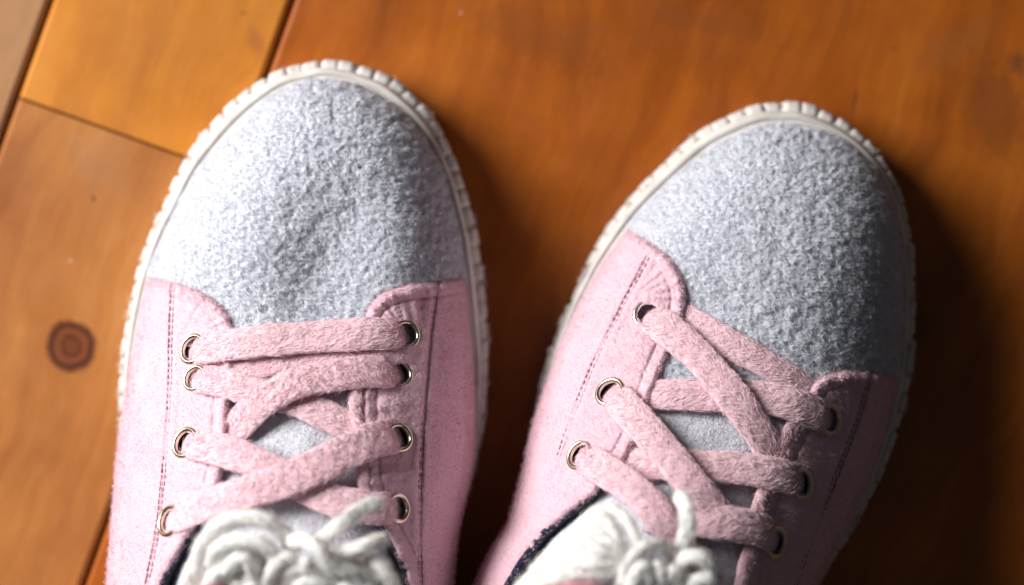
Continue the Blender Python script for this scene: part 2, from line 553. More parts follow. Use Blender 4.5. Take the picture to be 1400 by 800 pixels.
def panel(s, top, inner, side, holes, seam, TH=0.0024):
    topc = spline(top, 200); innc = spline(inner, 500)
    ch = s.cl if side < 0 else s.cr
    k = np.argmin(np.hypot(*(ch - topc[0]).T))
    outc = ch[k:]
    sacc = np.r_[0, np.cumsum(np.hypot(*np.diff(outc, axis=0).T))]
    g = np.linspace(0, sacc[-1], 500)
    outc = np.stack([np.interp(g, sacc, outc[:, 0]), np.interp(g, sacc, outc[:, 1])], 1)
    topc = topc + (outc[0] - topc[0]) * np.linspace(1, 0, len(topc))[:, None] ** 2
    G2, sa, va = coons(topc, innc, outc, 84, 330, 60)
    nr, nc = G2.shape[:2]
    P = G2.reshape(-1, 2)
    edge = np.vstack([topc, innc])
    d, idx = polydist(P, edge)
    arc = np.r_[0, np.cumsum(np.hypot(*np.diff(edge, axis=0).T))][idx]
    Zf = s.Z(P)
    a, b = s.ab(P)
    zw = s.zw(b)
    S = np.broadcast_to(sa[None], (nr, nc)).ravel()
    zb = zw + (0.086 - zw) * (1 - (1 - S) ** 2.2) ** .6
    mixb = np.clip((b - 790) / 130, 0, 1); mixb = mixb * mixb * (3 - 2 * mixb)
    Zf = Zf * (1 - mixb) + zb * mixb
    e = np.sqrt(np.clip(1 - (1 - np.clip(d / 9, 0, 1)) ** 2, 0, 1))
    z = Zf + TH * e - 0.0008 * (1 - e)
    z += 0.0007 * np.exp(-((d - 9) / 6.5) ** 2)
    z -= 0.0005 * np.exp(-((d - 21) / 2.2) ** 2)
    z += 0.0011 * (vnoise(arc / 6.0, d / 30, 2) - .5) * np.exp(-((d - 10) / 9) ** 2)
    # creases running in from the hem stitching
    z += 0.0011 * (vnoise(arc / 9.0, d / 60, 5) - .5) * np.exp(-((d - 30) / 26) ** 2)
    if len(seam):
        sl = spline(seam, 500)
        ds, _ = polydist(P, sl)
        z -= 0.0006 * np.exp(-(ds / 2.4) ** 2)
        z += 0.0004 * np.exp(-((ds - 7) / 5) ** 2)
    z += 0.0016 * (vnoise(P[:, 0] / 42, P[:, 1] / 60, 6) - .5) * np.clip(d / 30, 0, 1) * np.clip(S * 5, 0, 1)
    z += 0.00022 * (vnoise(P[:, 0] / 2.6, P[:, 1] / 2.6, 7) - .5) + 0.0003 * (vnoise(P[:, 0] / 7, P[:, 1] / 7, 3) - .5)
    # metal eyelets press the fabric in
    for (hx, hy) in holes:
        dh = np.hypot(P[:, 0] - hx, P[:, 1] - hy)
        z -= 0.0010 * np.exp(-(dh / 15) ** 4)
    G = at(P, z).reshape(nr, nc, 3)
    N = gnorm(G)
    # outer edge tucks down and in to the sole
    sk = []
    for off, zz in ((3, .55), (8, .25), (16, 0.0), (20, -0.4)):
        zwk = zw.reshape(nr, nc)[:, 0]; z0 = z.reshape(nr, nc)[:, 0]
        nd = G2[:, 6] - G2[:, 0]; nd = nd / (np.linalg.norm(nd, axis=1, keepdims=True) + 1e-9)
        zt = 0.0165 + (z0 - 0.0165) * zz
        sk.append(at(G2[:, 0] + nd * off, zt))
    GG = np.concatenate([np.stack(sk[::-1], 1), G], 1)
    cen = 0.25 * (G2[1:, 1:] + G2[:-1, 1:] + G2[1:, :-1] + G2[:-1, :-1])
    keep = np.ones((nr - 1, nc - 1 + len(sk)), bool)
    for (hx, hy) in holes:
        keep[:, len(sk):] &= np.hypot(cen[..., 0] - hx, cen[..., 1] - hy) > 14.5
    o = build('quarter_panel', GG.reshape(-1, 3), gridq(nr, nc + len(sk), keep), None, M_PINK, s.o)
    # nap
    m = keep[:, len(sk):].astype(float)
    inframe = (cen[..., 1] < 830)
    Pt, Nn = sample_grid(G, N, 34000, m * inframe)
    fibres('nap', Pt, Nn, 0.00042, 0.00004, M_PINKF, s.o, 0.9, 0.4, 0.003)
    dd = d.reshape(nr, nc)[:-1, :-1]
    Pt, Nn = sample_grid(G, N, 2600, m * inframe * (dd < 11))
    fibres('hem_fuzz', Pt, Nn, 0.00085, 0.00005, M_PINKF, s.o, 0.8, 0.5, 0.002)
    Pt, Nn = sample_grid(G[:, :8], N[:, :8], 2400, m[:, :7] * inframe[:, :7])
    side_n = np.sign(side) * np.array([1.0, 0, 0]) * .8 + Nn * .5
    fibres('edge_fuzz', Pt, side_n / np.linalg.norm(side_n, axis=1, keepdims=True), 0.0011, 0.00005, M_PINKF, s.o, 0.8, 0.8, 0.0015)
    # stitches
    if len(seam):
        SV, SQ, base = [], [], 0
        for off in (-2.2, 2.6):
            L = int(len(sl))
            t = np.gradient(sl, axis=0); t /= np.linalg.norm(t, axis=1, keepdims=True)
            line = sl + np.stack([-t[:, 1], t[:, 0]], 1) * off
            tot = np.hypot(*np.diff(line, axis=0).T).sum(); nst = int(tot / 8.5)
            for q in range(nst):
                i0, i1 = (q + .12) / nst * (L - 1), (q + .82) / nst * (L - 1)
                ii = np.linspace(i0, i1, 5)
                c = np.stack([np.interp(ii, np.arange(L), line[:, 0]), np.interp(ii, np.arange(L), line[:, 1])], 1)
                c += rng.normal(0, .35, 2)
                zz = s.Z(c) + TH - 0.00035 + 0.0003 * np.sin(np.linspace(0, math.pi, 5))
                V, Q = tube(at(c, zz), 0.00017, 5)
                SV.append(V); SQ.append(Q + base); base += len(V)
        build('stitching', np.vstack(SV), np.vstack(SQ), None, M_THREAD, s.o, True, 'stuff')
    # dark lining seen inside the collar
    i0 = int(np.argmax(s.ab(innc)[1] > s.lin_b)); c = innc[i0:]
    t = np.gradient(c, axis=0); t /= np.linalg.norm(t, axis=1, keepdims=True) + 1e-9
    nin = np.stack([-t[:, 1], t[:, 0]], 1)
    cen0 = s.px(np.mean([s.edges(700)[0], s.edges(700)[1]]), 700.0)
    if np.mean(np.sum(nin * (cen0 - c), 1)) < 0:
        nin = -nin
    zi = np.interp(np.arange(len(c)), np.arange(len(c)), s.Z(c))
    a2, b2 = s.ab(c)
    mb = np.clip((b2 - 790) / 130, 0, 1); mb = mb * mb * (3 - 2 * mb)
    zi = zi * (1 - mb) + 0.086 * mb
    rows = []
    fade = np.clip(np.arange(len(c)) / 40., 0, 1)
    for off, dz in ((-7, .0006), (-2, .0012), (3, .0004), (8, -.003), (13, -.009), (16, -.03)):
        jit = (vnoise(np.arange(len(c)) / 5., off, 3) - .5) * 1.2
        rows.append(at(c + nin * (off * fade + jit)[:, None], zi + dz))
    build('collar_lining', np.stack(rows, 1).reshape(-1, 3), gridq(len(c), len(rows)), None, M_NAVY, s.o)


def tongue(s, pts_l, pts_r, b0, drop=0.0026):
    """padded tongue under the laces; two px edge curves"""
    n, m = 230, 110
    L = spline(pts_l, n); R = spline(pts_r, n)
    u = np.linspace(0, 1, m)[None, :, None]
    P = (L[:, None] * (1 - u) + R[:, None] * u).reshape(-1, 2)
    uu = np.broadcast_to(u[..., 0], (n, m)).ravel()
    z = s.Z(P) - drop + 0.0022 * (np.sin(uu * math.pi) ** .6) - 0.004 * (np.clip(np.abs(uu - .5) - .42, 0, 1) / .08) ** 2
    z = np.minimum(z, 0.088)
    z += 0.0008 * (vnoise(P[:, 0] / 30, P[:, 1] / 30, 1) - .5)
    F, I = voro(P[:, 0] / 6, P[:, 1] / 6, 2)
    z += 0.00035 * (1 - F)
    G = at(P, z).reshape(n, m, 3); N = gnorm(G)
    build('tongue', G.reshape(-1, 3), gridq(n, m), None, M_TONGUE, s.o)
    inf = (P.reshape(n, m, 2)[:-1, :-1, 1] < 820)
    Pt, Nn = sample_grid(G, N, 14000, inf)
    fibres('tongue_pile', Pt, Nn, 0.0006, 0.00005, M_TONGUE, s.o, 0.8, 0.5)


# eyelet ring: rolled metal rim with a short barrel
def eyelet_mesh():
    prof = [(2.8, -0.7), (2.75, -0.3), (2.8, 0.1), (2.95, .45), (3.3, .66), (3.7, .55), (4.0, .15), (4.1, -.4)]
    nseg = 40
    V, Q = [], []
    for i in range(nseg):
        a = 2 * math.pi * i / nseg
        for r, z in prof:
            V.append((r * math.cos(a) / 1000, r * math.sin(a) / 1000, z / 1000))
    p = len(prof)
    for i in range(nseg):
        for j in range(p - 1):
            Q.append((i * p + j, ((i + 1) % nseg) * p + j, ((i + 1) % nseg) * p + j + 1, i * p + j + 1))
    me = bpy.data.meshes.new('eyelet'); me.from_pydata(V, [], Q)
    me.polygons.foreach_set('use_smooth', [True] * len(Q)); me.materials.append(M_METAL)
    return me


EYE = eyelet_mesh()


def eyelet(s, p, sc=1.0, TH=0.0022):
    n = s.normal(p)[0]
    c = at([p], s.Z(np.array([p], float)) + TH)[0]
    o = bpy.data.objects.new('eyelet', EYE); col.objects.link(o); o.parent = s.o
    o.location = Vector(c) - s.o.location
    o.rotation_euler = Vector(n).to_track_quat('Z', 'Y').to_euler()
    o.scale = (sc, sc, 1)


def strap(s, pts, wpx=42, th=0.0017, e0=None, e1=None, name='lace_strap', fib=3200, lift=0.0):
    """flat woven lace; pts: (px, py, height over the upper in mm). e0/e1: 'eye' dives into an eyelet"""
    p = np.array(pts, float)
    ln = np.hypot(*np.diff(p[:, :2], axis=0).T).sum()
    n = max(30, int(ln / 1.5)); wpx = wpx * 1.1
    C = spline(p, n)
    g = np.linspace(0, ln, n)
    off = C[:, 2] / 1000.0 * .85 + lift
    z = s.Z(C[:, :2])
    ker = np.ones(9) / 9; z = np.convolve(np.pad(z, 4, mode='edge'), ker, 'valid')
    w = np.full(n, wpx * 1.0)
    for e, gg in ((e0, g), (e1, ln - g)):
        if e == 'eye':
            q = np.clip(gg / 20, 0, 1)
            off = off - 0.0052 * (1 - q) ** 1.7
            w = w * (0.78 + 0.22 * np.sqrt(q))
    W = at(C[:, :2], z + off)
    T = np.gradient(W, axis=0); T /= np.linalg.norm(T, axis=1, keepdims=True)
    up = s.normal(C[:, :2])
    B = np.cross(T, up); B /= np.linalg.norm(B, axis=1, keepdims=True)
    U = np.cross(B, T)
    K = 34
    a = np.linspace(0, 2 * math.pi, K, endpoint=False)
    cx = np.sign(np.cos(a)) * np.abs(np.cos(a)) ** .62; cy = np.sign(np.sin(a)) * np.abs(np.sin(a)) ** .55
    pxw = PX * (CAM_H - W[:, 2]) / CAM_H
    w = w * (1 + 0.05 * (vnoise(g / 30, np.full(n, ln % 17), 2) - .5) * 2)
    hw = (w * pxw / 2)[:, None]
    X = hw * cx[None]; Y = th / 2 * cy[None] * np.ones((n, 1))
    Y = Y - 0.00015 * cx[None] ** 2
    # tufted weave: slanted oval tufts, mirrored about the middle of the lace
    ax = cx[None] * w[:, None] / 2; gg = np.broadcast_to(g[:, None], ax.shape) + ln * 3
    sl = math.radians(20)
    p1 = (gg * math.cos(sl) + np.abs(ax) * math.sin(sl)) / 19; p2 = (-gg * math.sin(sl) + np.abs(ax) * math.cos(sl)) / 5.5
    F, I = voro(p1 + np.sign(ax) * 7, p2, 3)
    disp = 0.00056 * (1 - F) * (.45 + .8 * I) - 0.00025
    nx, ny = cx * .4, cy
    V = W[:, None] + B[:, None] * (X + disp * nx[None])[..., None] + U[:, None] * (Y + disp * ny[None])[..., None]
    Q = gridq(n, K, wrap=True)
    o = build(name, V.reshape(-1, 3), Q, None, M_LACE, s.o)
    o['_o'] = list(s.o['_o'])
    # pile
    half = V[:, :K // 2 + 1]
    Nn = (U[:, None] * cy[None, :K // 2 + 1, None] + B[:, None] * cx[None, :K // 2 + 1, None] * .5)
    Nn = Nn / (np.linalg.norm(Nn, axis=2, keepdims=True) + 1e-9)
    td = T[:, None] * math.cos(sl) * np.ones((1, K // 2 + 1, 1)) - np.sign(cx)[None, :K // 2 + 1, None] * B[:, None] * math.sin(sl)
    Pt, N6 = sample_grid(half, np.concatenate([Nn, td], -1), int(fib * ln / 300))
    fibres('lace_pile', Pt, N6[:, :3], 0.0013, 0.00006, M_LACEF, o, 1.3, tdir=N6[:, 3:], rise=0.3)
    o.children[0].matrix_parent_inverse = Matrix.Identity(4)
    return o


# one rounded tread rib, shared by every rib of both soles
def rib_mesh():
    V, Q = [], []
    def ring(x, s):
        # profile in (radial y, z), y=0 outer face, y=1 inner
        return [(x, y, z) for y, z in ((.04 + s, 0.0), (0.0 + s, .55), (.03 + s, .82 - s * .4), (.18 + s, .97 - s * .5), (.5, 1.0 - s * .5), (1.0, 1.0 - s * .3))]
    xs = [(-.5, .16), (-.44, .06), (-.3, .0), (-.1, .0), (.0, .005), (.1, .0), (.3, .0), (.44, .06), (.5, .16)]
    for x, sft in xs:
        V += ring(x, sft)
    k = 6
    for i in range(len(xs) - 1):
        for j in range(k - 1):
            Q.append((i * k + j, (i + 1) * k + j, (i + 1) * k + j + 1, i * k + j + 1))
    me = bpy.data.meshes.new('tread_rib')
    ends = [tuple(range(k)), tuple(reversed(range((len(xs) - 1) * k, len(xs) * k)))]
    me.from_pydata(V, [], Q + ends)
    me.polygons.foreach_set('use_smooth', [True] * len(Q) + [False, False]); me.materials.append(M_RUBBER)
    return me


RIB = rib_mesh()


def sole(s, OL, OR, pitch=26.0):
    out = spline(list(OL)[::-1] + list(OR)[1:], 1400)
    n = len(out) - 1; out = out[:n]
    up = s.loop
    dist, idx = polydist(out, up)
    inside = inpoly(out, up[::6])
    near = up[idx]
    t = np.roll(out, -1, 0) - np.roll(out, 1, 0); t /= np.linalg.norm(t, axis=1, keepdims=True)
    inw = np.stack([-t[:, 1], t[:, 0]], 1)
    cen = out.mean(0)
    if np.mean(np.sum(inw * (cen - out), 1)) < 0:
        inw = -inw
    bw = np.where(inside, 20.0, np.clip(dist, 14, 34))
    bw = np.convolve(np.pad(bw, 30, mode='wrap'), np.ones(61) / 61, 'valid')
    # outsole
    rows = []
    for f, z in ((.40, .000), (.16, .0010), (.13, .0130), (.22, .0145), (.45, .0152), (1.3, .0155)):
        rows.append(at(out + inw * (bw * f)[:, None], z))
    V = np.stack(rows, 0).reshape(-1, 3)
    Q = gridq(6, n, wrap=True)
    V = np.vstack([V, at(cen[None], .0155)]); c = len(V) - 1
    i = np.arange(n); T = np.stack([5 * n + i, 5 * n + (i + 1) % n, np.full(n, c)], 1)
    V = np.vstack([V, at(cen[None], 0.0)]); c = len(V) - 1
    T = np.vstack([T, np.stack([(i + 1) % n, i, np.full(n, c)], 1)])
    build('outsole', V, Q, T, M_RUBBER, s.o)
    # foxing band with a groove along its inner side
    rows = []
    wob = (vnoise(np.arange(n) / 40., np.zeros(n), 2) - .5)
    f0 = .37 - .09 * np.clip(inw[:, 0] * 1.3, -1, 1)
    for f, z in ((.40, .0138), (.40, .0168), (.44, .0183), (.52, .0193), (.62, .0196), (.70, .0194), (.755, .0190), (.79, .0189), (.83, .0192), (.90, .0194), (1.0, .0192), (1.12, .0186), (1.3, .0160)):
        ff = f0 + (f - .40) / .60 * (1 - f0)
        rows.append(at(out + inw * (bw * ff)[:, None], z + 0.0004 * wob))
    build('foxing_band', np.stack(rows, 0).reshape(-1, 3), gridq(len(rows), n, wrap=True), None, M_RUBBER, s.o)
    # tread ribs
    ln = np.hypot(*(np.roll(out, -1, 0) - out).T); acc = np.r_[0, np.cumsum(ln)]
    cnt = int(acc[-1] / pitch)
    for q in range(cnt):
        a = (q + .5 + random.uniform(-.07, .07)) / cnt * acc[-1]; i = min(np.searchsorted(acc, a) - 1, n - 1)
        p = out[i]; w3 = at(p[None], .0115)[0]
        tw = Vector((t[i, 0], -t[i, 1], 0)).normalized(); iw = Vector((inw[i, 0], -inw[i, 1], 0)).normalized()
        o = bpy.data.objects.new('tread_rib', RIB); col.objects.link(o); o.parent = s.o
        depth = bw[i] * .5 * PX + .0004
        w3 = w3 - np.array([iw.x, iw.y, 0]) * random.uniform(-.0002, .0003)
        sx = pitch * PX * random.uniform(.88, .97)
        M = Matrix(((tw.x * sx, iw.x * depth, 0, w3[0]), (tw.y * sx, iw.y * depth, 0, w3[1]), (0, 0, random.uniform(.0142, .0152), .0008), (0, 0, 0, 1)))
        o.matrix_local = Matrix.Translation(-s.o.location) @ M
    # lint and loose fuzz caught on the ribs
    k = rng.integers(0, n, 9000)
    keep = vnoise(k / 9., np.zeros(len(k)), 1) > np.where(s.ab(out[k])[1] < 230, .72, .42)
    k = k[keep]
    f = rng.random(len(k)) * .5 - .02
    P = at(out[k] + inw[k] * (bw[k] * f)[:, None], .0148 - .010 * rng.random(len(k)) * (f < .12))
    Nn = np.stack([-inw[k, 0], inw[k, 1], np.full(len(k), .8)], 1); Nn /= np.linalg.norm(Nn, axis=1, keepdims=True)
    fibres('sole_fuzz', P, Nn, .0013, .00006, M_RUBBER, s.o, 1.0, .6, .002)


YCN = []


def cords(name, items, label, group, mat=M_YARN, dy=0):
    """a bunch of thick soft cords; items: (points[(px,py,z mm)], radius mm, flatness, pink)"""
    o = bpy.data.objects.new(name, None); col.objects.link(o)
    ctr = np.mean([np.mean(np.array(i[0], float)[:, :2], 0) for i in items], 0)
    base = at(ctr[None], .078)[0]; o.location = base; o['_o'] = list(map(float, base))
    o['label'] = label; o['category'] = 'yarn'; o['group'] = group; o.empty_display_size = .01
    for pts, r, flat, pink in items:
        p = np.array(pts, float) + np.array([0, dy, 0])
        ln = np.hypot(*np.diff(p[:, :2], axis=0).T).sum(); n = max(24, int(ln / 1.8))
        C = spline(p, n)
        W = at(C[:, :2], C[:, 2] / 1000)
        g = np.linspace(0, 1, n)
        R = r / 1000 * (1 + .10 * (vnoise(g * ln / 14, np.full(n, ln), 3) - .5)) * np.sqrt(np.clip(np.minimum(g, 1 - g) * ln / 9 + .02, 0, 1))
        sd = 18
        R = R * .84
        V, Q = tube(W, R, sd, flat)
        V = V.reshape(n, sd, 3)
        # plied strands winding round the cord
        ang = np.linspace(0, 2 * math.pi, sd, endpoint=False)[None]
        tw = np.sin(5 * ang + (g * ln)[:, None] / 4.5)
        V = V + (V - W[:, None]) * (0.07 * tw)[..., None]
        YCN.append(build('yarn_cord', V.reshape(-1, 3), Q, None, M_PYARN if pink else mat, o).name)
        Nn = V - W[:, None]; Nn /= np.linalg.norm(Nn, axis=2, keepdims=True) + 1e-9
        yc = bpy.data.objects[YCN[-1]]
        yc['_o'] = list(o['_o'])
        Pt, N2 = sample_grid(V, Nn, int(5 * ln))
        fibres('yarn_fluff', Pt, N2, .0010, .00006, M_PYARN if pink else mat, yc, 1.6, .5, .0012)
    return o


def insole(s, b0, b1):
    n, m = 60, 30
    b = np.linspace(b0, b1, n); l, r = s.edges(b)
    u = np.linspace(-.86, .86, m)
    a = ((l + r) / 2)[:, None] + ((r - l) / 2)[:, None] * u[None]
    P = s.px(a, np.broadcast_to(b[:, None], a.shape)).reshape(-1, 2)
    build('insole', at(P, .021 + .004 * np.broadcast_to(np.abs(u)[None] ** 3, a.shape).ravel()), gridq(n, m), None, M_NAVY, s.o)


# ---- the shoe standing straight beside the knot
L_L = [(442, 111), (419, 114), (380, 129), (350, 152), (309, 193), (264, 251), (234, 307), (215, 352), (203, 380), (194, 420), (182, 480),
       (174, 528), (166, 575), (160, 620), (156, 665), (152, 725), (146, 797), (142, 900), (148, 1000), (178, 1095), (245, 1165), (380, 1200)]
L_R = [(442, 111), (470, 114), (498, 124), (540, 149), (578, 192), (604, 243), (623, 315), (633, 372), (640, 435), (646, 495), (649, 555), (649, 610), (642, 659),
       (631, 704), (623, 755), (620, 797), (618, 900), (608, 1000), (580, 1090), (515, 1160), (380, 1200)]
L_OL = [(442, 82), (419, 86), (387, 94), (357, 109), (320, 137), (286, 172), (252, 219), (228, 270), (204, 322), (189, 366), (177, 420), (168, 480),
        (164, 540), (166, 600), (172, 680), (180, 760), (190, 850), (202, 950), (230, 1050), (285, 1120), (380, 1148)]
L_OR = [(442, 82), (470, 84), (502, 92), (544, 111), (587, 151), (612, 196), (634, 251), (651, 315), (659, 366), (664, 420), (667, 480), (665, 540), (659, 600),
        (643, 660), (622, 720), (600, 800), (588, 900), (572, 1000), (540, 1080), (475, 1130), (380, 1148)]
left = Shoe('laced_shoe', L_L, L_R, (-0.05, 1.0),
            [(450, 365, 60, 110, 14, -.0037), (340, 335, 50, 80, 10, .0012), (545, 330, 40, 90, -8, .0016), (400, 215, 100, 60, 0, .001)],
            'pink laced shoe with pale fleece toe beside the round dark knot in the floor', 'pair of pink shoes')
left.lin_b = 560
tl = [(203, 380), (228, 384), (256, 392), (284, 404), (303, 419), (315, 434), (320, 450)]
il = [(320, 450), (322, 480), (318, 520), (313, 560), (311, 600), (306, 640), (294, 680), (268, 720), (243, 760), (222, 800), (205, 860), (196, 940), (205, 1030), (250, 1110), (380, 1150)]
tr = [(633, 378), (600, 384), (568, 388), (540, 394), (517, 405), (504, 420), (499, 436)]
ir = [(499, 436), (496, 470), (494, 520), (494, 570), (496, 620), (500, 660), (510, 700), (530, 735), (548, 770), (560, 810), (566, 870), (565, 950), (548, 1040), (500, 1110), (380, 1150)]
l_left = [(263, 477), (266, 517), (253, 605), (231, 712)]
l_right = [(556, 457), (546, 511), (546, 598), (544, 695)]
polyl = np.vstack([spline(tl, 40), spline(il, 60)[:30], [[150, 700], [150, 380]]])
polyr = np.vstack([spline(tr, 40), spline(ir, 60)[:30], [[680, 700], [680, 380]]])
sole(left, L_OL, L_OR)
toe_cap(left, 372, [polyl, polyr])
panel(left, tl, il, -1, l_left, [(236, 392), (233, 450), (232, 520), (228, 590), (222, 660), (214, 730), (200, 800)])
panel(left, tr, ir, 1, l_right, [(598, 388), (590, 450), (584, 520), (578, 600), (575, 680), (574, 740), (576, 800)])
tongue(left, [(282, 410), (282, 500), (285, 600), (270, 690), (250, 750), (236, 800), (232, 880), (240, 960)],
       [(530, 410), (524, 500), (522, 600), (525, 690), (540, 750), (552, 800), (552, 880), (545, 960)], 0)
insole(left, 430, 1060)
for p in l_left[:1] + l_left[2:]:
    eyelet(left, p, 1.08)
eyelet(left, l_left[1], .92)
for p in l_right:
    eyelet(left, p, 1.0)
# laces, lowest strands first
strap(left, [(265, 517, 3.6), (300, 522, 4.0), (350, 536, 3.2), (400, 548, 2.4), (445, 567, 1.8), (490, 592, .2), (510, 604, -.4)], 38, e0='eye')
strap(left, [(310, 512, 1.0), (350, 503, 1.6), (420, 492, 2.2), (500, 484, 2.4), (530, 480, 2.6)], 30)
strap(left, [(546, 509, 3.8), (505, 508, 5.0), (450, 514, 5.6), (400, 526, 6.2), (355, 552, 4.6), (325, 584, 1.6), (308, 604, -.3)], 43, e0='eye')
strap(left, [(263, 477, 3.6), (295, 474, 5.2), (360, 466, 5.6), (440, 460, 5.8), (510, 456, 5.2), (555, 457, 3.6)], 42, e0='eye', e1='eye')
strap(left, [(254, 606, 3.6), (290, 612, 4.6), (340, 628, 4.0), (395, 656, 2.6), (450, 682, 3.2), (500, 694, 4.4), (544, 695, 3.6)], 42, e0='eye', e1='eye')
strap(left, [(546, 597, 3.8), (510, 602, 5.4), (460, 624, 6.2), (400, 652, 6.6), (330, 676, 6.4), (275, 692, 5.4), (232, 711, 3.6)], 45, e0='eye', e1='eye')
strap(left, [(494, 495, 1.6), (488, 530, 2.8), (486, 560, 3.0), (491, 592, 2.0)], 15, .0018, name='lace_strand')
strap(left, [(492, 618, 1.6), (495, 645, 2.8), (499, 668, 2.2), (502, 684, 1.2)], 16, .0018, name='lace_strand')

# ---- the shoe turned outwards
R_L = [(1070, 172), (1035, 178), (990, 197), (937, 235), (895, 274), (862, 312), (830, 355), (807, 388), (784, 430), (765, 472), (752, 510), (738, 548), (724, 595), (715, 638),
       (703, 683), (692, 718), (676, 742), (663, 767), (648, 800), (628, 860), (612, 930), (612, 1010), (650, 1090), (735, 1140)]
R_R = [(1070, 172), (1107, 178), (1146, 193), (1177, 214), (1205, 249), (1223, 295), (1230, 344), (1232, 396), (1231, 450), (1227, 510), (1216, 562), (1200, 620), (1184, 665), (1162, 715),
       (1136, 765), (1115, 805), (1075, 880), (1030, 960), (970, 1040), (890, 1110), (735, 1140)]
R_OL = [(1070, 140), (1039, 142), (997, 157), (951, 183), (895, 235), (850, 284), (815, 338), (787, 396), (762, 456), (747, 500), (735, 545), (730, 590), (728, 640), (722, 700), (708, 760),
        (692, 830), (680, 900), (680, 970), (700, 1050), (760, 1095)]
R_OR = [(1070, 140), (1097, 141), (1128, 151), (1160, 169), (1188, 193), (1212, 225), (1233, 270), (1244, 316), (1249, 358), (1250, 438), (1245, 510), (1230, 575), (1207, 640), (1177, 704),
        (1144, 756), (1100, 820), (1050, 890), (1000, 970), (940, 1040), (860, 1085), (760, 1095)]
right = Shoe('laced_shoe', R_L, R_R, (-0.29, 0.957),
             [(945, 432, 70, 60, 0, -.003), (1090, 400, 120, 90, 20, .0012), (1010, 300, 90, 70, 0, -.0008), (1050, 480, 60, 30, 20, -.0012)],
             'pink laced shoe turned outwards, fleece toe cap pointing away from the knot', 'pair of pink shoes')
right.lin_b = 520
tl = [(862, 314), (884, 327), (906, 343), (924, 362), (935, 384), (939, 408), (936, 432)]
il = [(936, 432), (924, 462), (910, 496), (896, 530), (886, 560), (874, 592), (858, 625), (828, 664), (790, 694), (752, 724), (722, 760), (697, 800), (672, 860), (660, 930), (668, 1010), (715, 1080), (745, 1096)]
tr = [(1228, 514), (1200, 510), (1170, 507), (1145, 508), (1124, 515), (1110, 526), (1103, 540)]
ir = [(1103, 540), (1090, 572), (1074, 604), (1060, 636), (1046, 670), (1035, 705), (1024, 745), (1016, 785), (1010, 830), (1000, 890), (970, 960), (915, 1030), (850, 1080), (745, 1096)]
r_left = [(886, 430), (834, 536), (793, 622)]
r_right = [(1134, 574), (1096, 662), (1061, 742)]
polyl = np.vstack([spline(tl, 40), spline(il, 60)[:22], [[700, 640], [770, 400]]])
polyr = np.vstack([spline(tr, 40), spline(ir, 60)[:22], [[1150, 760], [1260, 600], [1260, 515]]])
sole(right, R_OL, R_OR)
toe_cap(right, 408, [polyl, polyr])
panel(right, tl, il, -1, r_left, [(886, 350), (860, 400), (832, 455), (808, 505), (790, 550), (772, 600), (755, 650)])
panel(right, tr, ir, 1, r_right, [(1190, 512), (1178, 560), (1160, 610), (1142, 655), (1120, 710), (1098, 770), (1080, 830)])
tongue(right, [(925, 400), (890, 480), (862, 560), (838, 625), (800, 680), (760, 725), (728, 765), (705, 805), (690, 870), (690, 940)],
       [(1125, 500), (1112, 540), (1090, 590), (1072, 640), (1052, 700), (1040, 750), (1030, 790), (1015, 830), (1000, 880), (970, 940)], 0)
insole(right, 430, 930)
for p in r_left + r_right:
    eyelet(right, p, 1.08)
strap(right, [(915, 420, -.6), (945, 440, 1.4), (990, 466, 2.2), (1040, 494, 2.0), (1085, 520, .8), (1110, 536, -.6)], 38)
strap(right, [(880, 540, -.5), (905, 539, 2.0), (960, 541, 2.4), (1030, 541, 3.0), (1085, 553, 4.8), (1134, 574, 3.6)], 42, e1='eye')
strap(right, [(846, 630, -.5), (880, 634, 1.8), (940, 636, 2.4), (1010, 640, 3.4), (1060, 648, 4.6), (1096, 660, 3.2)], 42, e1='eye')
strap(right, [(885, 706, .8), (935, 710, 3.2), (985, 714, 4.6), (1030, 722, 4.8), (1061, 736, 3.2)], 44, e1='eye')
strap(right, [(886, 430, 3.8), (915, 452, 5.4), (960, 492, 5.4), (1005, 545, 6.0), (1040, 595, 4.0), (1058, 628, 1.8), (1064, 642, .4)], 44, e0='eye')
strap(right, [(834, 536, 3.8), (860, 562, 5.6), (905, 612, 5.8), (945, 660, 6.2), (975, 695, 4.0), (990, 716, 1.8)], 44, e0='eye')
strap(right, [(793, 622, 3.8), (825, 642, 5.6), (865, 668, 5.8), (900, 704, 5.2), (926, 742, 3.4), (936, 770, 1.5)], 42, e0='eye')
strap(right, [(1058, 630, 1.6), (1068, 608, 2.8), (1080, 588, 3.0), (1098, 566, 2.0)], 17, .0018, name='lace_strand')
strap(right, [(1052, 650, 1.6), (1043, 672, 2.8), (1037, 692, 2.8), (1030, 712, 1.2)], 16, .0018, name='lace_strand')
strap(right, [(1034, 738, 1.6), (1022, 765, 2.8), (1016, 790, 3.0), (1010, 830, 2.4)], 22, .0018, name='lace_strand')

